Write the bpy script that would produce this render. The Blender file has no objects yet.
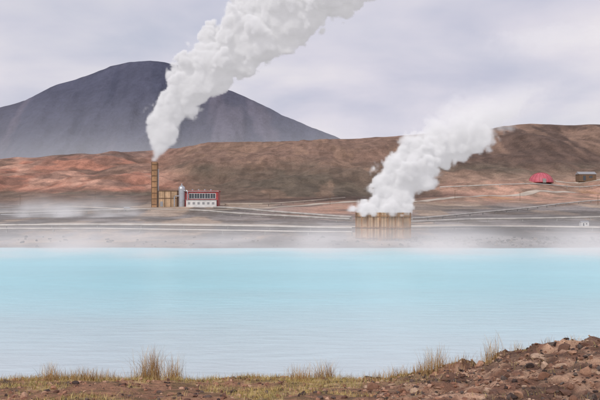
import bpy, math, numpy as np, random
from mathutils import Vector
random.seed(3); rng=np.random.default_rng(5)
S=bpy.context.scene
S.view_settings.view_transform='Standard'; S.view_settings.look='None'; S.view_settings.exposure=0
F=833.33; CH=8.0; HY=215.0
def link(o): S.collection.objects.link(o); return o
# ---------------- numpy noise
def _h(ix,iy,s):
    n=(ix.astype(np.int64)*374761393+iy.astype(np.int64)*668265263+s*1442695041)&0xffffffff
    n=((n^(n>>13))*1274126177)&0xffffffff
    return ((n^(n>>16))&0xffff)/65535.0
def vn(x,y,s=0):
    x=np.asarray(x,float);y=np.asarray(y,float)
    ix=np.floor(x);iy=np.floor(y);fx=x-ix;fy=y-iy
    fx=fx*fx*fx*(fx*(fx*6-15)+10);fy=fy*fy*fy*(fy*(fy*6-15)+10)
    a=_h(ix,iy,s);b=_h(ix+1,iy,s);c=_h(ix,iy+1,s);d=_h(ix+1,iy+1,s)
    return (a*(1-fx)+b*fx)*(1-fy)+(c*(1-fx)+d*fx)*fy
def fbm(x,y,o=4,s=0):
    t=0;a=.5;n=0
    for i in range(o):
        t=t+a*vn(x*2**i+i*17.3,y*2**i-i*9.1,s+i);n+=a;a*=.5
    return t/n
def ss(a,b,x):
    t=np.clip((x-a)/(b-a),0,1);return t*t*(3-2*t)
# ---------------- terrain
RU=[-700,-300,0,60,150,200,300,400,440,500,530,600,800,1300]
RY=[170,163,158,154,150,143,140,137,134,128,125,124,130,150]
TD=[196,202,212,225,240,260,300,350,400,500,600]
TZ=[-1.5,0,.9,1.4,2.6,3.9,6.2,8.8,11.8,18.8,28]
def near_edge(x): return 10.9+0.5*(fbm(x*.6,x*0+3,3,4)-.5)
def H(x,D):
    x=np.asarray(x,float);D=np.asarray(D,float)
    Ds=np.maximum(D,1.0);u=300+F*x/np.maximum(D,150)
    # near bank
    e=near_edge(x)
    zn=np.where(D<8,6.25+(8-D)*.03,6.25-(D-8)*.137)
    zn=np.where(D>e,6.25-(e-8)*.137-(1-np.exp(-(D-e)/1.0))*.1-(D-e)*.55,zn)
    zn=zn+(fbm(x*1.3,D*1.3,4,1)-.5)*.13+(fbm(x*5,D*5,3,2)-.5)*.04
    m=ss(.7,4.2,x)*.48
    prof=np.exp(-((D-10.4)/2.4)**2)
    dirt=ss(.6,1.9,x+.5*(D-10.0)*-0.5+.5*(fbm(x*1.5,D*1.5,3,9)-.5))
    zn=zn+m*prof+dirt*prof*((fbm(x*3,D*3,4,7)-.5)*.26)+(np.abs(fbm(x*9,D*9,4,8)-.5))*.11*dirt
    zn=np.maximum(zn,-2.0)
    # far side
    Dw=D+(fbm(x/22,x*0+.5,4,11)-.5)*14*np.exp(-np.abs(D-204)/14)
    zf=np.interp(Dw,TD,TZ)
    ry=np.interp(u,RU,RY)
    zr=CH+(HY-ry)/F*900+(fbm(x/60,x*0+8,3,12)-.5)*6
    t=np.clip((D-520)/380,0,1); f=t*t*(1.9-.9*t)
    zf=np.where(D>520,np.interp(D,TD,TZ)*(1-f)+zr*f,zf)
    back=ss(900,2200,D); zf=zf*(1-back)+35*back
    land=ss(206,240,D)
    gul=(fbm(x/70,D/90,5,21)-.5)
    zf=zf+gul*ss(420,650,D)*22*(1-ss(860,900,D)*.75)*(1-ss(1200,2500,D)*.6)
    g2=np.abs(fbm(x/26,D/60,5,24)-.5)
    zf=zf+(g2-.12)*ss(430,600,D)*5.5*(1-ss(860,900,D)*.8)*(1-ss(950,1100,D))
    zf=zf+(fbm(x/25,D/25,3,22)-.5)*land*1.2*(1-ss(1500,3000,D))
    return np.where(D<100,zn,zf)
def h1(x,D): return float(H(np.array([x]),np.array([D]))[0])
def findD(px,py,lo=204,hi=898):
    Ds=np.arange(lo,hi,1.0);x=(px-300)/F*Ds;z=H(x,Ds)
    p=HY-F*(z-CH)/Ds
    i=np.argmax(p<=py)
    if p[i]>py: i=len(Ds)-1
    return float(Ds[i])
def P(px,D): return (px-300)/F*D
def grid_mesh(name,X,Y,Z,col=None):
    r,c=X.shape
    v=np.stack([X,Y,Z],-1).reshape(-1,3)
    i=np.arange(r*c).reshape(r,c)
    q=np.stack([i[:-1,:-1],i[:-1,1:],i[1:,1:],i[1:,:-1]],-1).reshape(-1,4)
    return raw(name,v,q,col)
def raw(name,v,q,col=None,smooth=True):
    k=q.shape[1]
    me=bpy.data.meshes.new(name)
    me.vertices.add(len(v));me.vertices.foreach_set('co',v.astype(np.float32).ravel())
    me.loops.add(q.size);me.loops.foreach_set('vertex_index',q.astype(np.int32).ravel())
    me.polygons.add(len(q));me.polygons.foreach_set('loop_start',np.arange(0,q.size,k,dtype=np.int32))
    me.update(calc_edges=True)
    me.polygons.foreach_set('use_smooth',np.full(len(q),smooth))
    if col is not None:
        a=me.color_attributes.new('Col','FLOAT_COLOR','POINT')
        a.data.foreach_set('color',np.concatenate([col,np.ones((len(col),1))],1).astype(np.float32).ravel())
    me.validate()
    return link(bpy.data.objects.new(name,me))
# ---------------- materials
def mat(name):
    m=bpy.data.materials.new(name);m.use_nodes=True;nt=m.node_tree
    return m,nt,nt.nodes['Principled BSDF']
def N(nt,t,**k):
    n=nt.nodes.new(t)
    return n
def math_(nt,op,a,b=None,c=None,clamp=False):
    n=nt.nodes.new('ShaderNodeMath');n.operation=op;n.use_clamp=clamp
    for i,s in enumerate((a,b,c)):
        if s is None: continue
        if isinstance(s,(int,float)): n.inputs[i].default_value=s
        else: nt.links.new(s,n.inputs[i])
    return n.outputs[0]
def simple(name,col,rough=.7,metal=0,nscale=3,namt=.25,bump=.15,planks=None):
    m,nt,b=mat(name);b.inputs['Roughness'].default_value=rough;b.inputs['Metallic'].default_value=metal
    tc=nt.nodes.new('ShaderNodeTexCoord')
    nz=nt.nodes.new('ShaderNodeTexNoise');nz.inputs['Scale'].default_value=nscale;nz.inputs['Detail'].default_value=4
    nt.links.new(tc.outputs['Object'],nz.inputs['Vector'])
    mr=nt.nodes.new('ShaderNodeMapRange');mr.inputs[1].default_value=.3;mr.inputs[2].default_value=.7;mr.inputs[3].default_value=1-namt;mr.inputs[4].default_value=1+namt
    nt.links.new(nz.outputs['Fac'],mr.inputs[0])
    fac=mr.outputs[0]
    if planks:
        sx=nt.nodes.new('ShaderNodeSeparateXYZ');nt.links.new(tc.outputs['Object'],sx.inputs[0])
        s=math_(nt,'ADD',sx.outputs[0],sx.outputs[1])
        s=math_(nt,'DIVIDE',s,planks)
        fl=math_(nt,'FLOOR',s)
        wn=nt.nodes.new('ShaderNodeTexWhiteNoise');wn.noise_dimensions='1D';nt.links.new(fl,wn.inputs['W'])
        v=math_(nt,'MULTIPLY_ADD',wn.outputs['Value'],.4,.8)
        fr=math_(nt,'FRACT',s);g=math_(nt,'GREATER_THAN',fr,.08);g=math_(nt,'MULTIPLY_ADD',g,.5,.5)
        fac=math_(nt,'MULTIPLY',fac,math_(nt,'MULTIPLY',v,g))
    vm=nt.nodes.new('ShaderNodeVectorMath');vm.operation='SCALE';vm.inputs[0].default_value=col
    nt.links.new(fac,vm.inputs['Scale']);nt.links.new(vm.outputs[0],b.inputs['Base Color'])
    bp=nt.nodes.new('ShaderNodeBump');bp.inputs['Strength'].default_value=bump;nt.links.new(nz.outputs['Fac'],bp.inputs['Height']);nt.links.new(bp.outputs[0],b.inputs['Normal'])
    return m
def vcol_mat(name,scales,rough=.95,amt=.35,bump=.4,bdist=.1,spec=.2):
    m,nt,b=mat(name);b.inputs['Roughness'].default_value=rough;b.inputs['Specular IOR Level'].default_value=spec
    at=nt.nodes.new('ShaderNodeAttribute');at.attribute_name='Col'
    tc=nt.nodes.new('ShaderNodeTexCoord');acc=None;hs=None
    for s in scales:
        nz=nt.nodes.new('ShaderNodeTexNoise');nz.inputs['Scale'].default_value=s;nz.inputs['Detail'].default_value=4;nz.inputs['Roughness'].default_value=.65
        nt.links.new(tc.outputs['Object'],nz.inputs['Vector'])
        mr=nt.nodes.new('ShaderNodeMapRange');mr.inputs[1].default_value=.3;mr.inputs[2].default_value=.7;mr.inputs[3].default_value=1-amt;mr.inputs[4].default_value=1+amt
        nt.links.new(nz.outputs['Fac'],mr.inputs[0])
        acc=mr.outputs[0] if acc is None else math_(nt,'MULTIPLY',acc,mr.outputs[0]);hs=nz.outputs['Fac']
    vm=nt.nodes.new('ShaderNodeVectorMath');vm.operation='SCALE'
    nt.links.new(at.outputs['Color'],vm.inputs[0]);nt.links.new(acc,vm.inputs['Scale']);nt.links.new(vm.outputs[0],b.inputs['Base Color'])
    bp=nt.nodes.new('ShaderNodeBump');bp.inputs['Strength'].default_value=bump;bp.inputs['Distance'].default_value=bdist
    nt.links.new(hs,bp.inputs['Height']);nt.links.new(bp.outputs[0],b.inputs['Normal'])
    return m
def srgb(r,g,b):
    c=np.array([r,g,b])/255.;return np.where(c<=.04045,c/12.92,((c+.055)/1.055)**2.4)
# ---------------- build terrain
rows=np.concatenate([np.arange(-30,5,1.),np.arange(5,14,.035),np.arange(14,30,.3),np.arange(30,190,8.),np.arange(190,300,.8),np.arange(300,450,1.6),np.arange(450,1000,3.),np.geomspace(1000,9000,32)])
t=np.linspace(-1,1,640);tt=.45*t+.55*t**3
Dg=np.repeat(rows[:,None],len(t),1)
Xg=(.95*np.maximum(Dg,0)+20)*tt[None,:]
Zg=H(Xg,Dg)
U=300+F*Xg/np.maximum(Dg,150);PY=HY-F*(Zg-CH)/np.maximum(Dg,1)
n1=fbm(Xg/40,Dg/60,4,31);n2=fbm(Xg/12,Dg/25,4,32);n3=fbm(Xg/120,Dg/90,4,33);n4=fbm(Xg/18,Dg/70,5,35);n5=fbm(Xg/5,Dg/18,5,36);n6=fbm(Xg/30,Dg/14,5,37)
red=srgb(172,122,102);pink=srgb(190,150,130);brn=srgb(122,100,86);olive=srgb(106,94,81);dark=srgb(98,80,71);grey=srgb(148,140,136);tan=srgb(184,162,142);dgrey=srgb(102,98,96);sand=srgb(190,170,150)
def mix(c,k,w): w=np.clip(w,0,1)[...,None];return c*(1-w)+k*w
C=np.ones(Xg.shape+(3,))*brn
C=mix(C,olive,ss(.42,.58,n1)*.9)
lw=1-ss(130,230,U+120*(n3-.5))
C=mix(C,red,lw*ss(196,186,PY+10*(n2-.5))*1.0)
C=mix(C,pink,lw*ss(.50,.62,n4)*ss(192,184,PY)*.8)
C=mix(C,brn,lw*ss(.50,.62,n3)*.75)
C=mix(C,srgb(112,90,80),lw*ss(.50,.60,n6)*.6)
C=mix(C,srgb(116,98,90),lw*ss(162,154,PY+6*(n2-.5))*.7)
mw=ss(150,210,U)*(1-ss(400,480,U))
C=mix(C,srgb(132,106,92),mw*ss(172,154,PY+8*(n2-.5))*.9)
C=mix(C,olive*.88,mw*ss(160,174,PY)*ss(202,190,PY)*.6)
C=mix(C,srgb(150,122,102),mw*ss(.54,.64,n4)*.45)
rw=ss(400,470,U+60*(n3-.5))
C=mix(C,dark*1.05,rw*ss(172,160,PY+8*(n1-.5)))
C=mix(C,srgb(150,122,104),rw*ss(.52,.64,n4)*ss(168,140,PY)*.6)
C=mix(C,srgb(160,132,114),rw*ss(168,180,PY)*.8)
C=mix(C,pink,rw*ss(178,186,PY)*ss(.44,.56,n2)*.9)
C=mix(C,srgb(194,148,112),rw*ss(188,194,PY)*ss(.5,.6,n1)*.7)
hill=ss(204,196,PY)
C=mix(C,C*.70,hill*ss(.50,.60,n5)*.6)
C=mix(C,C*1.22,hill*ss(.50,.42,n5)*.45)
fl=ss(199,208,PY+4*(n2-.5))
C=mix(C,mix(np.ones_like(C)*grey,srgb(124,114,106),ss(.45,.6,n2)),fl)
C=mix(C,pink,fl*np.exp(-((U-340)/60)**2)*ss(224,212,PY)*.9)
C=mix(C,tan,fl*ss(.55,.65,n4)*.7)
C=mix(C,dgrey,fl*ss(.5,.58,n6)*.55)
C=mix(C,dgrey,fl*ss(.5,.62,n2)*ss(225,236,PY)*.6)
C=mix(C,dgrey*.8,ss(400,450,U)*ss(233,238,PY)*ss(.42,.52,n2)*.85)
C=mix(C,dgrey*.75,ss(244,247,PY)*.6)
C=mix(C,brn,ss(900,1200,Dg))
# near bank
nb=Dg<100
dn=fbm(Xg*1.5,Dg*1.5,3,9);g1=fbm(Xg*2.2,Dg*2.2,4,41);g2=fbm(Xg*7,Dg*7,4,42)
Cn=np.ones_like(C)*srgb(142,106,84)
Cn=mix(Cn,srgb(172,146,110),ss(.45,.6,g1))
Cn=mix(Cn,srgb(98,82,58),ss(.5,.65,g2)*.7)
dirt=ss(.6,1.9,Xg-.25*(Dg-10.0)+.5*(dn-.5))
Dc=mix(np.ones_like(C)*srgb(122,90,74),srgb(164,132,110),ss(.42,.58,g2));Dc=mix(Dc,srgb(80,62,54),ss(.48,.6,g1)*.7)
Cn=Cn*(1-dirt[...,None])+Dc*dirt[...,None]
Cn=mix(Cn,srgb(120,112,104),ss(5,3,Zg))
C=np.where(nb[...,None],Cn,C)
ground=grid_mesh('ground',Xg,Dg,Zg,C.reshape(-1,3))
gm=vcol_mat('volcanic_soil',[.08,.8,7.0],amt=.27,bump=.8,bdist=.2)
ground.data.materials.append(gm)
# ---------------- mountain
MU=[-500,-200,-60,0,25,50,75,95,110,130,150,165,185,205,240,280,310,335,380,500]
MY=[150,128,116,108,100,86,79,73,66,62,60,61,66,78,94,114,127,137,158,200]
mx=np.linspace(-3200,1100,620);md=np.linspace(2250,4200,220)
MX,MD=np.meshgrid(mx,md)
mu=300+F*MX/3000
prof=(HY-np.interp(mu,MU,MY)+(fbm(MX/90,MX*0,4,51)-.5)*5)/F*3000
w=np.clip(1-np.abs(MD-3000)/np.where(MD<3000,760,1200),0,1)
w=w**1.15
rid=1-np.abs(2*fbm(MX/130+.25*fbm(MX/200,MD/200,3,5),MD/900,5,52)-1)
mz=CH+prof*w-(1-w)*20+(rid-.8)*190*w*(1-w)*1.6+(fbm(MX/60,MD/60,5,53)-.5)*40*w*(1-w)*4
mn=fbm(MX/150,MD/350,5,54)
MC=np.ones(MX.shape+(3,))*srgb(82,84,101)  # aerial haze painted into the bluish slope colours
MC=mix(MC,srgb(98,95,109),ss(.45,.6,mn)); MC=mix(MC,srgb(70,73,90),ss(.5,.65,fbm(MX/80,MD/300,4,55))*.7)
MC=mix(MC,srgb(108,94,96),ss(200,90,mz)*ss(.45,.55,fbm(MX/120,MD/200,4,56))*.6)
mountain=grid_mesh('mountain',MX,MD,mz,MC.reshape(-1,3))
mountain.data.materials.append(vcol_mat('haze_tinted_scree',[.01,.06],amt=.13,bump=.8,bdist=8))
# ---------------- water
m,nt,b=mat('milky_water')
geo=nt.nodes.new('ShaderNodeNewGeometry')
mp=nt.nodes.new('ShaderNodeMapping');nt.links.new(geo.outputs['Position'],mp.inputs[0]);mp.inputs['Scale'].default_value=(.35,1.0,1)
w1=N(nt,'ShaderNodeTexNoise');w1.inputs['Scale'].default_value=.9;w1.inputs['Detail'].default_value=5;w1.inputs['Roughness'].default_value=.6;nt.links.new(mp.outputs[0],w1.inputs['Vector'])
bp=nt.nodes.new('ShaderNodeBump');bp.inputs['Strength'].default_value=.7;bp.inputs['Distance'].default_value=.16;nt.links.new(w1.outputs['Fac'],bp.inputs['Height']);nt.links.new(bp.outputs[0],b.inputs['Normal'])
w2=N(nt,'ShaderNodeTexNoise');w2.inputs['Scale'].default_value=.05;w2.inputs['Detail'].default_value=6;nt.links.new(mp.outputs[0],w2.inputs['Vector'])
sx=nt.nodes.new('ShaderNodeSeparateXYZ');nt.links.new(geo.outputs['Position'],sx.inputs[0])
yy=math_(nt,'MULTIPLY_ADD',w2.outputs['Fac'],30,math_(nt,'SUBTRACT',sx.outputs[1],15))
mr=nt.nodes.new('ShaderNodeMapRange');mr.interpolation_type='SMOOTHSTEP';mr.inputs[1].default_value=32;mr.inputs[2].default_value=100;nt.links.new(yy,mr.inputs[0])
mc=nt.nodes.new('ShaderNodeMix');mc.data_type='RGBA';nt.links.new(mr.outputs[0],mc.inputs[0])
mc.inputs[6].default_value=(*srgb(198,210,215),1);mc.inputs[7].default_value=(*srgb(163,219,228),1)
v=math_(nt,'MULTIPLY_ADD',w1.outputs['Fac'],.24,.88)
v=math_(nt,'MULTIPLY',v,math_(nt,'MULTIPLY_ADD',w2.outputs['Fac'],.3,.85))
vm=nt.nodes.new('ShaderNodeVectorMath');vm.operation='SCALE';nt.links.new(mc.outputs[2],vm.inputs[0]);nt.links.new(v,vm.inputs['Scale'])
nt.links.new(vm.outputs[0],b.inputs['Base Color']);b.inputs['Roughness'].default_value=.28;b.inputs['IOR'].default_value=1.33
wx,wy=np.meshgrid(np.linspace(-420,420,40),np.linspace(12,214,30))
water=grid_mesh('water',wx,wy,wx*0);water.data.materials.append(m)
# ---------------- generic builders
class MB:
    def __init__(s): s.v=[];s.f=[];s.m=[]
    def box(s,cx,cy,cz,sx,sy,sz,rot=0,mi=0):
        b=len(s.v);c,n=math.cos(rot),math.sin(rot)
        for dz in(-.5,.5):
            for dx,dy in((-.5,-.5),(.5,-.5),(.5,.5),(-.5,.5)):
                x,y=dx*sx,dy*sy;s.v.append((cx+x*c-y*n,cy+x*n+y*c,cz+dz*sz))
        for f in((0,3,2,1),(4,5,6,7),(0,1,5,4),(1,2,6,5),(2,3,7,6),(3,0,4,7)): s.f.append([b+i for i in f]);s.m.append(mi)
    def tube(s,pts,r,n=8,mi=0):
        b=len(s.v)
        for k,p in enumerate(pts):
            p=Vector(p);a=Vector(pts[max(k-1,0)]);c=Vector(pts[min(k+1,len(pts)-1)]);d=(c-a).normalized()
            up=Vector((0,0,1)) if abs(d.z)<.9 else Vector((1,0,0))
            e1=d.cross(up).normalized();e2=e1.cross(d)
            rr=r[k] if isinstance(r,(list,tuple)) else r
            for j in range(n):
                t=2*math.pi*j/n;q=p+e1*math.cos(t)*rr+e2*math.sin(t)*rr;s.v.append(tuple(q))
        for k in range(len(pts)-1):
            for j in range(n):
                s.f.append([b+k*n+j,b+k*n+(j+1)%n,b+(k+1)*n+(j+1)%n,b+(k+1)*n+j]);s.m.append(mi)
        s.f.append([b+j for j in range(n)][::-1]);s.m.append(mi)
        s.f.append([b+(len(pts)-1)*n+j for j in range(n)]);s.m.append(mi)
    def obj(s,name,mats,parent=None,loc=None,rot=0):
        me=bpy.data.meshes.new(name);me.from_pydata(s.v,[],s.f);me.update()
        for q in mats: me.materials.append(q)
        for p,mi in zip(me.polygons,s.m): p.material_index=mi
        o=link(bpy.data.objects.new(name,me))
        if parent: o.parent=parent
        if loc: o.location=loc
        o.rotation_euler[2]=rot
        return o
def empty(name,loc,rot=0):
    o=link(bpy.data.objects.new(name,None));o.location=loc;o.rotation_euler[2]=rot;return o
M_red=simple('red_cladding',(.36,.055,.055),.5,nscale=.6,namt=.2,planks=.9)
M_white=simple('white_paint',(.70,.69,.67),.5,nscale=.5,namt=.14)
M_wood=simple('weathered_timber',(.50,.34,.21),.85,nscale=.35,namt=.3,planks=.55)
M_woodo=simple('orange_timber',(.44,.25,.13),.85,nscale=.5,namt=.3,planks=.5)
M_beam=simple('dark_timber',(.16,.10,.06),.85)
M_steel=simple('galvanised_steel',(.55,.56,.58),.35,.8,namt=.1)
M_glass=simple('dark_glass',(.06,.07,.08),.1,namt=.05,bump=0)
M_roof=simple('roof_sheet',(.30,.30,.31),.5,namt=.1)
M_pipe=simple('pipe_jacket',(.46,.43,.39),.5,.1,nscale=.3,namt=.2)
M_con=simple('concrete',(.32,.31,.29),.9)
M_pinkd=simple('red_dome_skin',(.50,.11,.14),.5,nscale=.5,namt=.15)
M_gravel=simple('gravel_road',(.46,.39,.32),.95,nscale=.12,namt=.25)
# ---------------- power station
D0=400.;g=.48
def bx(px): return P(px,D0)
zc=h1(bx(185),D0)
base=zc-.1
ch=empty('wooden_steam_chimney',(bx(154.7),D0,base))
mb=MB();Hc=21.2
for sx_,sy_,w_,d_ in((0,-1.2,2.5,.12),(0,1.2,2.5,.12),(-1.2,0,.12,2.26),(1.2,0,.12,2.26)): mb.box(sx_,sy_,Hc/2-1,w_,d_,Hc+2,0,0)
mb.obj('timber_walls',[M_woodo],ch)
mb=MB()
for a in(-1.3,1.3):
    for c in(-1.3,1.3): mb.box(a,c,Hc/2-1,.25,.25,Hc+2.1)
for k in range(8):
    z=1+k*2.75
    mb.box(0,-1.38,z,2.3,.14,.22);mb.box(0,1.38,z,2.3,.14,.22);mb.box(1.38,0,z,.14,2.3,.22);mb.box(-1.38,0,z,.14,2.3,.22)
mb.obj('frame_posts',[M_beam],ch)
mb=MB();mb.tube([(1.9,-1.0,0),(1.9,-1.0,18)],.12);mb.tube([(1.5,-1.0,0),(1.5,-1.0,18)],.05);mb.tube([(2.1,-1,0),(2.1,-1,18)],.05)
mb.obj('ladder_pipe',[M_steel],ch)
th=empty('timber_separator_house',(bx(168),D0+3,base))
mb=MB();mb.box(0,0,3.2,9.0,8,8.4);mb.obj('plank_walls',[M_wood],th)
mb=MB();mb.box(0,0,7.52,9.5,8.5,.25);
for a in(-4.5,-1.5,1.5,4.5): mb.box(a,-4.09,3.2,.28,.18,8.2)
mb.box(0,-4.2,4,9.2,.08,.25)
mb.obj('roof_and_posts',[M_beam],th)
mb=MB();mb.box(-2.9,-4.06,1.2,1.3,.1,2.4);mb.obj('door',[M_roof],th)
st=empty('steel_steam_separator',(bx(182),D0-1,base))
mb=MB();mb.tube([(0,0,-1),(0,0,8.6),(0,0,9.3),(0,0,9.9),(0,0,10.2)],[1.6,1.6,1.4,.8,.2],20)
mb.tube([(0,0,9.8),(0,0,11)],.3,8);mb.tube([(0,0,2.0),(0,0,2.2)],1.72,20);mb.tube([(0,0,6.2),(0,0,6.4)],1.72,20)
mb.tube([(1.2,-.8,7.6),(2.6,-1.6,7.6),(3,-1.8,7.2),(3,-1.8,0)],.25,8);mb.tube([(-1.2,-.8,5),(-3,-1.4,5),(-3.3,-1.5,4.6),(-3.3,-1.5,0)],.3,8)
mb.obj('vessel',[M_steel],st)
rb=empty('red_power_station_building',(bx(201.5),D0+4,base))
W=16.0;Hh=7.3
mb=MB();mb.box(0,0,Hh/2-.6,W,10,Hh+1.2);mb.obj('walls',[M_red],rb)
mb=MB();mb.box(0,0,Hh+.2,W+.8,10.8,.35);mb.obj('roof',[M_red],rb)
mb=MB();mb.box(0,-5.44,Hh+.02,W+.8,.08,.2);mb.box(W/2+.03,-.0,Hh/2,.1,.4,Hh)
for k in range(6):
    x=-5.9+k*2.55
    mb.box(x,-5.08,5.05,.2,.16,2.5)
    if k<5: 
        mb.box(x+1.28,-5.08,6.3,2.3,.16,.18);mb.box(x+1.28,-5.08,3.8,2.3,.16,.18);mb.box(x+1.28,-5.06,5.05,.1,.12,2.3)
mb.obj('white_window_frames',[M_white],rb)
mb=MB()
for k in range(5): mb.box(-5.9+k*2.55+1.28,-5.02,5.05,2.3,.06,2.4)
mb.obj('windows',[M_glass],rb)
mb=MB();mb.box(.4,-7.1,1.3,14.2,3.6,3.4);mb.obj('white_annex',[M_white],rb)
mb=MB();mb.box(.4,-7.1,3.1,14.6,4,.2)
for k in range(6): mb.box(-5.4+k*2.3,-8.92,1.5,1.1,.06,1.1)
mb.obj('annex_roof_and_windows',[M_roof],rb)
mb=MB()
for k in range(4): mb.tube([(-5+k*3,1,Hh),(-5+k*3,1,Hh+1.2)],.35,10)
mb.obj('roof_vents',[M_steel],rb)
def shed(name,px,py,wpx,hpx,wall,roofm,rot=0.1,depth=None):
    D=findD(px,py);k=D/F;W=wpx*k;Hh=hpx*k;dp=depth or W*.6
    e=empty(name,(P(px,D),D,h1(P(px,D),D)),rot)
    mb=MB();mb.box(0,0,Hh*.35-.4,W,dp,Hh*.7+.8);mb.obj('walls',[wall],e)
    mb=MB();b=0;hw=W/2*1.06;hd=dp/2*1.08
    mb.v=[(-hw,-hd,Hh*.7),(hw,-hd,Hh*.7),(hw,hd,Hh*.7),(-hw,hd,Hh*.7),(-hw,0,Hh),(hw,0,Hh)]
    mb.f=[[0,1,5,4],[2,3,4,5],[0,4,3],[1,2,5],[0,3,2,1]];mb.m=[0]*5
    mb.obj('roof',[roofm],e)
    mb=MB();mb.box(-W*.2,-dp/2-.03,Hh*.26,W*.16,.08,Hh*.52);mb.box(W*.18,-dp/2-.03,Hh*.4,W*.2,.08,Hh*.2);mb.obj('door_and_window',[M_glass],e)
    return e
shed('small_white_hut',584,226,8,5,M_white,M_roof)
shed('brown_shed',586,181,17,9,M_beam,M_roof,.05)
shed('grey_hut',127,211,6,4,M_con,M_roof)
D=findD(541,182.5);k=D/F;R=12*k
dm=empty('red_dome_shelter',(P(541,D),D,h1(P(541,D),D)-.3))
mb=MB();nr=10;ns=32
for i in range(nr+1):
    a=math.pi/2*i/nr
    for j in range(ns):
        t=2*math.pi*j/ns;mb.v.append((R*math.cos(a)*math.cos(t),R*math.cos(a)*math.sin(t),R*.86*math.sin(a)))
for i in range(nr):
    for j in range(ns): mb.f.append([i*ns+j,i*ns+(j+1)%ns,(i+1)*ns+(j+1)%ns,(i+1)*ns+j]);mb.m.append(0)
mb.obj('shell',[M_pinkd],dm)
mb=MB()
for j in range(8):
    t=math.pi*j/8;mb.tube([(1.01*R*math.cos(a)*math.cos(t),1.01*R*math.cos(a)*math.sin(t),R*.87*math.sin(a)) for a in np.linspace(0,math.pi,15)],.1,5)
mb.tube([(R*1.02*math.cos(a),R*1.02*math.sin(a),.3) for a in np.linspace(0,2*math.pi,30)],.2,6)
mb.obj('ribs',[M_red],dm)
mb=MB();mb.box(0,-R*.97,1.3,2.2,1.6,2.8);mb.obj('doorway',[M_con],dm)
# ---------------- wooden silencer box
DB=225.;xb=P(383,DB);zb=h1(xb,DB)-.4
sb=empty('timber_steam_silencer',(xb,DB,zb),math.radians(33))
A=10.2;HB=7.5
mb=MB()
for sx_,sy_,w_,d_ in((0,-A/2,A+.16,.16),(0,A/2,A+.16,.16),(-A/2,0,.16,A-.16),(A/2,0,.16,A-.16)): mb.box(sx_,sy_,HB/2,w_,d_,HB)
mb.obj('plank_walls',[M_wood],sb)
mb=MB()
for s_ in(-1,1):
    for k in range(5):
        q=-A/2+k*A/4
        mb.box(q,s_*(A/2+.19),HB/2,.24,.2,HB+.05)
        mb.box(s_*(A/2+.19),q,HB/2,.2,.24,HB+.05)
    for z in(.8,3.6,6.6):
        mb.box(0,s_*(A/2+.34),z,A+.3,.1,.24);mb.box(s_*(A/2+.34),0,z,.1,A+.3,.24)
mb.obj('posts_and_rails',[M_woodo],sb)
# ---------------- pipelines & roads
def path(pts,step=3.):
    out=[]
    w=[(P(a,d),d) for a,d in pts]
    for (x0,y0),(x1,y1) in zip(w[:-1],w[1:]):
        L=math.hypot(x1-x0,y1-y0);n=max(1,int(L/step))
        for i in range(n): out.append((x0+(x1-x0)*i/n,y0+(y1-y0)*i/n))
    out.append(w[-1]);return out
def pipeline(pts,r=.35,lift=1.0,m=None,byscreen=True):
    if byscreen: pts=[(a,findD(a,b)) for a,b in pts]
    p=path(pts,6);z=H(np.array([a for a,_ in p]),np.array([b for _,b in p]))
    z=np.convolve(np.pad(z,3,'edge'),np.ones(7)/7,'valid')
    mb=MB();mb.tube([(a,b,c+lift) for (a,b),c in zip(p,z)],r,8)
    for i in range(0,len(p),2):
        a,b=p[i];mb.box(a,b,z[i]+(lift-r)/2-.2,.3,.5,lift-r+.5,0,1)
    mb.obj('steam_pipeline',[m or M_pipe,M_con])
pipeline([(0,216),(70,213.5),(150,211)],.35)
pipeline([(214,209),(262,213),(300,216),(352,221)],.45)
pipeline([(190,212),(250,217),(350,223)],.4)
pipeline([(225,206),(262,207),(345,199)],.35,m=M_gravel)
pipeline([(-40,229),(120,228),(250,229),(352,232)],.35)
pipeline([(-40,233),(100,232),(352,236)],.25)
pipeline([(408,226),(470,222),(640,219)],.35)
pipeline([(408,231),(500,229),(640,232)],.3)
pipeline([(412,222),(470,216),(560,206),(640,200)],.35)
pipeline([(440,190),(500,187),(610,184)],.4)
def road(pts,wid,name='gravel_road'):
    pts=[(a,findD(a,b)) for a,b in pts]
    p=np.array(path(pts,1.5));k=9
    p=np.stack([np.convolve(np.pad(p[:,i],k//2,'edge'),np.ones(k)/k,'valid') for i in(0,1)],1)
    d=np.gradient(p,axis=0);d/=np.linalg.norm(d,axis=1)[:,None];nrm=np.stack([-d[:,1],d[:,0]],1)
    s=np.linspace(-.5,.5,9)
    wv=wid*(1+.8*(fbm(p[:,0]/15,p[:,1]/15,2,77)-.5))
    X=p[:,0:1]+nrm[:,0:1]*s[None]*wv[:,None];Y=p[:,1:2]+nrm[:,1:2]*s[None]*wv[:,None]
    Z=H(X,Y)+.10
    o=grid_mesh(name,X,Y,Z);o.data.materials.append(M_gravel)
road([(-60,226),(100,224.5),(250,225),(350,227),(480,226),(660,228)],6)
road([(420,202),(480,196),(560,192),(660,190)],8)
road([(553,181),(620,180)],6)
road([(60,207),(150,209),(230,210),(300,206),(360,201),(420,202)],6)
mb=MB()
for px,py in((20,205),(95,200),(270,203),(330,205),(455,199),(520,201),(598,205)):
    D=findD(px,py);x=P(px,D);z=h1(x,D);mb.tube([(x,D,z-.5),(x,D,z+5)],.09,6);mb.box(x,D,z+4.7,1.4,.12,.12)
mb.obj('utility_posts',[M_beam])
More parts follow.
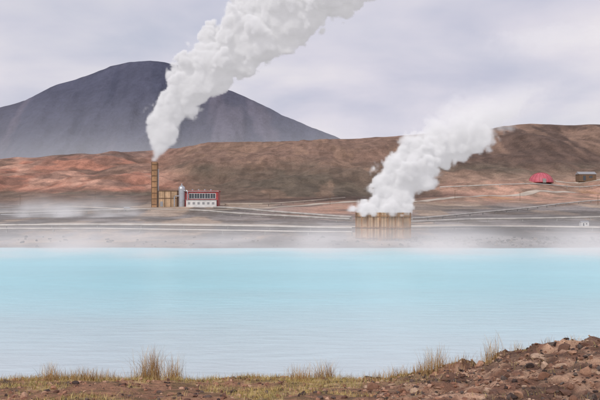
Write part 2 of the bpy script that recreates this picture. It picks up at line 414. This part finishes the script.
# ---------------- rocks
def ico():
    import bmesh
    bm=bmesh.new();bmesh.ops.create_icosphere(bm,subdivisions=2,radius=1)
    v=np.array([tuple(q.co) for q in bm.verts]);f=np.array([[q.index for q in p.verts] for p in bm.faces]);bm.free();return v,f
IV,IF=ico()
def rocks(name,xs,ys,sz,cols,m,sink=.25):
    V=[];Fc=[];Cc=[];zz=H(xs,ys)
    for i in range(len(xs)):
        v=IV.copy()
        for _ in range(7):
            d=rng.normal(size=3);d/=np.linalg.norm(d);h=rng.uniform(.4,.8)
            t=v@d;v=v-np.outer(np.maximum(t-h,0),d)
        v=v*(1+rng.normal(0,.05,(len(v),1)))
        v=v*rng.uniform(.6,1.3,3)*np.array([1,1,.75])
        a=rng.uniform(0,6.28);c,s=math.cos(a),math.sin(a);v=v@np.array([[c,-s,0],[s,c,0],[0,0,1]])*sz[i]
        v+=np.array([xs[i],ys[i],zz[i]+sz[i]*sink])
        V.append(v);Fc.append(IF+i*len(IV));Cc.append(np.repeat(cols[i][None],len(v),0))
    o=raw(name,np.concatenate(V),np.concatenate(Fc),np.concatenate(Cc),smooth=False);o.data.materials.append(m)
n=5000
ys=rng.uniform(7.2,11.2,n);xs=.7+4.2*rng.uniform(0,1,n)**.75
sz=.006+.028*rng.random(n)**3+ (rng.random(n)>.975)*rng.uniform(.02,.085,n)
pal=np.array([srgb(130,96,78),srgb(160,124,102),srgb(104,78,66),srgb(96,84,78),srgb(178,150,128),srgb(70,58,54)])
rm=vcol_mat('rough_rock',[8,40],amt=.22,bump=.7,bdist=.01)
rocks('rubble',xs,ys,sz,pal[rng.integers(0,6,n)],rm,.15)
n=3000
xs=rng.uniform(-5,2,n);ys=rng.uniform(7.5,11.2,n);sz=.006+.034*rng.random(n)**4+(rng.random(n)>.988)*.025
rocks('pebbles',xs,ys,sz,pal[rng.integers(0,6,n)]*np.array([1.0,.88,.85])+.01,rm,.1)
n=900
us=np.where(rng.random(n)<.8,rng.uniform(400,680,n),rng.uniform(-60,400,n));ys=rng.uniform(203,230,n);xs=(us-300)/F*ys
sz=.12+.6*rng.random(n)**3
pal2=np.array([srgb(94,90,88),srgb(76,72,72),srgb(116,110,106),srgb(128,116,106)])
rocks('lava_shore_rocks',xs,ys,sz,pal2[rng.integers(0,4,n)],vcol_mat('lava_rock',[1,5],amt=.2,bump=.5,bdist=.1))
# ---------------- grass
def blades(name,bx_,by_,ln,wd,lean,cols,m,seg=4):
    n=len(bx_);z=H(bx_,by_)-.01
    a=rng.uniform(0,2*np.pi,n);dirx,diry=np.cos(a),np.sin(a);ta=a+np.pi/2+rng.normal(0,.5,n)
    V=np.zeros((n,seg+1,2,3));
    for k in range(seg+1):
        t=k/seg;off=lean*ln*t**2;hh=ln*t*np.sqrt(np.maximum(1-(lean*t)**2*.6,.1))
        w=wd*(1-t*.85)
        for j,s in enumerate((-1,1)):
            V[:,k,j,0]=bx_+dirx*off+s*w*np.cos(ta)*.5;V[:,k,j,1]=by_+diry*off+s*w*np.sin(ta)*.5;V[:,k,j,2]=z+hh
    base=np.arange(n)*(seg+1)*2
    Q=np.concatenate([np.stack([base+2*k,base+2*k+1,base+2*k+3,base+2*k+2],1) for k in range(seg)])
    C=np.repeat(cols,(seg+1)*2,0)
    o=raw(name,V.reshape(-1,3),Q,C,smooth=False);o.data.materials.append(m)
gmat=vcol_mat('dry_grass_blades',[5],rough=.7,amt=.15,bump=0)
straw=np.array([srgb(206,174,126),srgb(186,148,98),srgb(156,114,74),srgb(218,198,156),srgb(124,94,60)])
turfp=np.array([srgb(196,174,110),srgb(164,152,88),srgb(212,190,130),srgb(134,122,70),srgb(180,142,92)])
n=80000
xs=rng.uniform(-5.5,4.4,n);ys=rng.uniform(7.0,11.3,n)
dens=fbm(xs*2.2,ys*2.2,4,41)+.10*ss(9.8,10.8,ys);dd=ss(.6,1.9,xs-.25*(ys-10)+.5*(fbm(xs*1.5,ys*1.5,3,9)-.5))
keep=(dens>.45+.14*rng.random(n))&(rng.random(n)>dd*.93)&(ys<near_edge(xs)+.3)
xs,ys=xs[keep],ys[keep];n=len(xs)
blades('turf_grass',xs,ys,rng.uniform(.02,.085,n),rng.uniform(.003,.006,n),rng.uniform(.2,.9,n),turfp[rng.integers(0,5,n)]*rng.uniform(.75,1.1,(n,1)),gmat,3)
tufts=[(150,.44,300,.08),(155,.47,140,.04),(174,.36,190,.06),(140,.2,120,.1),(163,.2,160,.12),(52,.24,190,.07),(60,.14,100,.06),(84,.18,300,.11),(100,.15,200,.10),(30,.1,120,.14),(72,.12,180,.12),
 (300,.24,220,.08),(326,.28,240,.07),(312,.17,160,.12),(345,.13,160,.14),(375,.12,120,.1),(395,.2,100,.09),(402,.14,120,.12),(430,.35,160,.06),(437,.32,120,.05),(422,.16,150,.1),(492,.36,90,.06),(486,.24,70,.05),(470,.16,90,.1),(205,.09,140,.15),(240,.09,140,.15),(265,.1,120,.12),(515,.15,60,.08),(545,.13,50,.06),(120,.12,160,.15),(185,.14,140,.12),(5,.12,160,.2),(575,.12,40,.08),(450,.14,100,.12)]
BX=[];BY=[];LN=[];CL=[];LE=[]
for px,h,c,sp in tufts:
    D=10.7+rng.uniform(-.3,.1);x=P(px,D)
    BX.append(x+rng.normal(0,sp,c));BY.append(D+rng.normal(0,sp*.8,c));LN.append(h*rng.uniform(.25,1.1,c));LE.append(np.abs(rng.normal(.3,.28,c)))
    w=rng.choice(5,c,p=[.28,.28,.18,.12,.14]);CL.append(straw[w]*rng.uniform(.75,1.05,(c,1)))
BX,BY,LN,LE,CL=map(np.concatenate,(BX,BY,LN,LE,CL))
blades('dry_grass_tufts',BX,BY,LN,np.full(len(BX),.0048),LE,CL,gmat,5)
# ---------------- steam volumes
def vol_mat(name,scatter_glow,aniso=.0,col=(1,1,1),step=1.0):
    m=bpy.data.materials.new(name);m.use_nodes=True;nt=m.node_tree;nt.nodes.clear()
    try: m.cycles.volume_step_rate=step
    except Exception as ex: print('STEP',ex)
    out=nt.nodes.new('ShaderNodeOutputMaterial');at=nt.nodes.new('ShaderNodeAttribute');at.attribute_name='density'
    vs=nt.nodes.new('ShaderNodeVolumeScatter');vs.inputs['Color'].default_value=(*col,1);vs.inputs['Anisotropy'].default_value=aniso
    nt.links.new(at.outputs['Fac'],vs.inputs['Density'])
    if scatter_glow>0:
        e=nt.nodes.new('ShaderNodeEmission');e.inputs[0].default_value=(.985,.965,1,1)  # added glow inside the vapour, stands in for multiple scattering of light
        nt.links.new(math_(nt,'MULTIPLY',at.outputs['Fac'],scatter_glow),e.inputs[1])
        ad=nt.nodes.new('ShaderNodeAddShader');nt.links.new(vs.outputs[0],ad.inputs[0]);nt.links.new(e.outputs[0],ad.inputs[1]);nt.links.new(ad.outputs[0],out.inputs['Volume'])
    else: nt.links.new(vs.outputs[0],out.inputs['Volume'])
    return m
def new_gn(name):
    g=bpy.data.node_groups.new(name,'GeometryNodeTree')
    g.interface.new_socket('Geometry',in_out='OUTPUT',socket_type='NodeSocketGeometry')
    return g
def finish(g,dens,mn,mx,res,m,name,loc):
    vc=g.nodes.new('GeometryNodeVolumeCube');vc.inputs['Min'].default_value=mn;vc.inputs['Max'].default_value=mx
    for k,v in zip(('Resolution X','Resolution Y','Resolution Z'),res): vc.inputs[k].default_value=v
    g.links.new(dens,vc.inputs['Density'])
    sm=g.nodes.new('GeometryNodeSetMaterial');sm.inputs['Material'].default_value=m
    g.links.new(vc.outputs[0],sm.inputs[0]);go=g.nodes.new('NodeGroupOutput');g.links.new(sm.outputs[0],go.inputs[0])
    me=bpy.data.meshes.new(name);me.materials.append(m);o=link(bpy.data.objects.new(name,me));o.location=loc
    md=o.modifiers.new('steam','NODES');md.node_group=g
    return o
def fcurve(g,val,pts):
    n=g.nodes.new('ShaderNodeFloatCurve');c=n.mapping.curves[0]
    while len(c.points)<len(pts): c.points.new(.5,.5)
    for q,(a,b) in zip(c.points,pts): q.location=(a,b);q.handle_type='AUTO'
    n.mapping.update();g.links.new(val,n.inputs['Value']);return n.outputs[0]
def noise(g,vec,scale,detail=3,vor=False):
    n=g.nodes.new('ShaderNodeTexVoronoi' if vor else 'ShaderNodeTexNoise')
    n.inputs['Scale'].default_value=scale
    if vor: n.feature='F1'
    else: n.inputs['Detail'].default_value=detail
    if vec is not None: g.links.new(vec,n.inputs['Vector'])
    return n
def plume(name,px,D,z0,pts,dpts,k,mn,mx,vox,dmax,scatter_glow,edge=.12,seed=0,s=1.0):
    g=new_gn(name);Hm=pts[-1][1]*k;Xm=max(p[0] for p in pts)*k*1.02;Rm=max(p[2] for p in pts)*k*1.02
    pos=g.nodes.new('GeometryNodeInputPosition')
    off=g.nodes.new('ShaderNodeVectorMath');off.operation='ADD';off.inputs[1].default_value=(seed*13.7,seed*5.1,seed*7.7);g.links.new(pos.outputs[0],off.inputs[0])
    nz=noise(g,off.outputs[0],.045*s,2)
    sub=g.nodes.new('ShaderNodeVectorMath');sub.operation='SUBTRACT';sub.inputs[1].default_value=(.5,.5,.5);g.links.new(nz.outputs['Color'],sub.inputs[0])
    sp0=g.nodes.new('ShaderNodeSeparateXYZ');g.links.new(pos.outputs[0],sp0.inputs[0])
    wa=math_(g,'MULTIPLY_ADD',math_(g,'DIVIDE',sp0.outputs[2],Hm,clamp=True),24/s,1.5/s)
    sc=g.nodes.new('ShaderNodeVectorMath');sc.operation='SCALE';g.links.new(sub.outputs[0],sc.inputs[0]);g.links.new(wa,sc.inputs['Scale'])
    ad=g.nodes.new('ShaderNodeVectorMath');ad.operation='ADD';g.links.new(pos.outputs[0],ad.inputs[0]);g.links.new(sc.outputs[0],ad.inputs[1])
    sp=g.nodes.new('ShaderNodeSeparateXYZ');g.links.new(ad.outputs[0],sp.inputs[0])
    t=math_(g,'DIVIDE',sp.outputs[2],Hm,clamp=True)
    ax=math_(g,'MULTIPLY',fcurve(g,t,[(p[1]*k/Hm,p[0]*k/Xm) for p in pts]),Xm)
    r=math_(g,'MULTIPLY',fcurve(g,t,[(p[1]*k/Hm,p[2]*k/Rm) for p in pts]),Rm)
    dx=math_(g,'MULTIPLY',math_(g,'SUBTRACT',sp.outputs[0],ax),.8)
    d=math_(g,'SQRT',math_(g,'ADD',math_(g,'MULTIPLY',dx,dx),math_(g,'MULTIPLY',sp.outputs[1],sp.outputs[1])))
    nw=noise(g,off.outputs[0],.22*s,3)
    sb2=g.nodes.new('ShaderNodeVectorMath');sb2.operation='SUBTRACT';sb2.inputs[1].default_value=(.5,.5,.5);g.links.new(nw.outputs['Color'],sb2.inputs[0])
    sc2=g.nodes.new('ShaderNodeVectorMath');sc2.operation='SCALE';sc2.inputs['Scale'].default_value=5/s;g.links.new(sb2.outputs[0],sc2.inputs[0])
    ad2=g.nodes.new('ShaderNodeVectorMath');ad2.operation='ADD';g.links.new(ad.outputs[0],ad2.inputs[0]);g.links.new(sc2.outputs[0],ad2.inputs[1])
    v1=noise(g,ad2.outputs[0],.085*s,vor=True).outputs['Distance'];v2=noise(g,ad2.outputs[0],.19*s,vor=True).outputs['Distance'];v3=noise(g,ad2.outputs[0],.42*s,vor=True).outputs['Distance']
    n2=noise(g,off.outputs[0],.35*s,4).outputs['Fac']
    bl=math_(g,'MULTIPLY',math_(g,'SUBTRACT',.5,v1),14.0/s)
    bl=math_(g,'ADD',bl,math_(g,'MULTIPLY',math_(g,'SUBTRACT',.45,v2),9.0/s))
    bl=math_(g,'ADD',bl,math_(g,'MULTIPLY',math_(g,'SUBTRACT',.45,v3),3.2/s))
    bl=math_(g,'ADD',bl,math_(g,'MULTIPLY',math_(g,'SUBTRACT',n2,.5),4.0/s))
    amp=math_(g,'DIVIDE',r,15./s,clamp=True)
    q=math_(g,'ADD',math_(g,'SUBTRACT',r,d),math_(g,'MULTIPLY',bl,amp))
    # keep the billows attached to the plume body
    q=math_(g,'MINIMUM',q,math_(g,'SUBTRACT',math_(g,'MULTIPLY',r,1.38),d))
    dn=math_(g,'MULTIPLY',q,edge,clamp=True)
    dn=math_(g,'MULTIPLY',dn,dn)
    dn=math_(g,'MULTIPLY',dn,math_(g,'MULTIPLY',fcurve(g,t,dpts),dmax))
    above=math_(g,'GREATER_THAN',sp0.outputs[2],0.0)
    dn=math_(g,'MULTIPLY',dn,above)
    res=[int((b-a)/vox) for a,b in zip(mn,mx)]
    return finish(g,dn,mn,mx,res,vol_mat(name+'_glowing_vapour',scatter_glow,-.35,step=2.5),name,(P(px,D),D,z0))
k=D0/F
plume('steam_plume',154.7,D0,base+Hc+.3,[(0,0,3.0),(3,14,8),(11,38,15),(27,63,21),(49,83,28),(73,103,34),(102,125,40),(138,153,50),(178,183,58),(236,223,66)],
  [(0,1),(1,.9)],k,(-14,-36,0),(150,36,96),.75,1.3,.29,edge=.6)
k=DB/F
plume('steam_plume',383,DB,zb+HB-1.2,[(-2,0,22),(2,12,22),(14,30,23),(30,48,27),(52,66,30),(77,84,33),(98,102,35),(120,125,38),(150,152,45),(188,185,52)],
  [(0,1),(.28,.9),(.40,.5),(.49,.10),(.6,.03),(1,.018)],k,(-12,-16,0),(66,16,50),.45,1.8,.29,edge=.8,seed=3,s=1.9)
def mist(name,loc,mn,mx,res,scale,dmax,hz,scatter_glow,thr=.45,floor=.18):
    g=new_gn(name);pos=g.nodes.new('GeometryNodeInputPosition')
    sp=g.nodes.new('ShaderNodeSeparateXYZ');g.links.new(pos.outputs[0],sp.inputs[0])
    n=noise(g,pos.outputs[0],scale,4).outputs['Fac']
    a=math_(g,'MULTIPLY',math_(g,'SUBTRACT',n,thr),5.5,clamp=True)
    a=math_(g,'MULTIPLY_ADD',a,1-floor,floor)
    hh=math_(g,'POWER',2.718,math_(g,'DIVIDE',sp.outputs[2],-hz))
    d=math_(g,'MULTIPLY',math_(g,'MULTIPLY',a,hh),dmax)
    for i,(lo,hi) in enumerate(zip(mn,mx)):
        c=(lo+hi)/2;hw=(hi-lo)/2
        if i==2: f=math_(g,'MULTIPLY',math_(g,'SUBTRACT',hi,sp.outputs[2]),2.0/(hi-lo),clamp=True)
        else: f=math_(g,'MULTIPLY',math_(g,'SUBTRACT',hw,math_(g,'ABSOLUTE',math_(g,'SUBTRACT',sp.outputs[i],c))),(2.0 if i==1 or hw<100 else 4.0)/hw,clamp=True)
        d=math_(g,'MULTIPLY',d,f)
    return finish(g,d,mn,mx,res,vol_mat(name+'_glowing_vapour',scatter_glow,step=4.0),name,loc)
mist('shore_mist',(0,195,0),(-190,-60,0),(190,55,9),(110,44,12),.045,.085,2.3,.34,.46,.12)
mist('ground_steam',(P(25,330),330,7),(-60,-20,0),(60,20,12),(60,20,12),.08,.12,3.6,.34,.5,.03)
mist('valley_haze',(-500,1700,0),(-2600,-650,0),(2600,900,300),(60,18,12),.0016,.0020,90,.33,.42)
# ---------------- world
w=bpy.data.worlds.new('World');S.world=w;w.use_nodes=True;nt=w.node_tree
bg=nt.nodes['Background'];bg.inputs[1].default_value=.1
sky=nt.nodes.new('ShaderNodeTexSky');sky.sky_type='NISHITA';sky.sun_disc=False;sky.sun_elevation=math.radians(42);sky.sun_rotation=math.radians(205);sky.air_density=1.2;sky.dust_density=2
tc=nt.nodes.new('ShaderNodeTexCoord');sp=nt.nodes.new('ShaderNodeSeparateXYZ');nt.links.new(tc.outputs['Generated'],sp.inputs[0])
zz=math_(nt,'ADD',math_(nt,'MAXIMUM',sp.outputs[2],0.0),.22)
cb=nt.nodes.new('ShaderNodeCombineXYZ');nt.links.new(math_(nt,'DIVIDE',sp.outputs[0],zz),cb.inputs[0]);nt.links.new(math_(nt,'DIVIDE',sp.outputs[1],zz),cb.inputs[1])
n1_=nt.nodes.new('ShaderNodeTexNoise');n1_.inputs['Scale'].default_value=1.5;n1_.inputs['Detail'].default_value=5;n1_.inputs['Roughness'].default_value=.48;n1_.inputs['Distortion'].default_value=.2;nt.links.new(cb.outputs[0],n1_.inputs['Vector'])
cr=nt.nodes.new('ShaderNodeValToRGB');nt.links.new(n1_.outputs['Fac'],cr.inputs[0])
e=cr.color_ramp.elements;e[0].position=.36;e[0].color=(5.5,5.6,6.8,1);e[1].position=.64;e[1].color=(8.2,7.8,8.2,1)
q=cr.color_ramp.elements.new(.5);q.color=(6.9,6.7,7.6,1)
n2_=nt.nodes.new('ShaderNodeTexNoise');n2_.inputs['Scale'].default_value=.5;n2_.inputs['Detail'].default_value=5;nt.links.new(cb.outputs[0],n2_.inputs['Vector'])
mr=nt.nodes.new('ShaderNodeMapRange');mr.inputs[1].default_value=.35;mr.inputs[2].default_value=.55;mr.inputs[3].default_value=.72;mr.inputs[4].default_value=1;nt.links.new(n2_.outputs['Fac'],mr.inputs[0])
mx_=nt.nodes.new('ShaderNodeMix');mx_.data_type='RGBA';nt.links.new(mr.outputs[0],mx_.inputs[0]);nt.links.new(sky.outputs[0],mx_.inputs[6]);nt.links.new(cr.outputs[0],mx_.inputs[7]);nt.links.new(mx_.outputs[2],bg.inputs[0])
# sun
L=bpy.data.lights.new('sun','SUN');L.energy=1.9;L.angle=math.radians(10);L.color=(1,.96,.91)
so=link(bpy.data.objects.new('sun',L))
az=math.radians(205);el=math.radians(42)
d=Vector((math.sin(az)*math.cos(el),math.cos(az)*math.cos(el),math.sin(el)))
so.rotation_euler=d.to_track_quat('Z','Y').to_euler()
# camera
c=bpy.data.cameras.new('camera');c.lens=50;c.sensor_width=36;c.clip_end=20000;c.clip_start=.1
co=link(bpy.data.objects.new('camera',c));co.location=(0,0,CH);co.rotation_euler=(math.radians(90)+math.atan(15/F),0,0)
S.camera=co
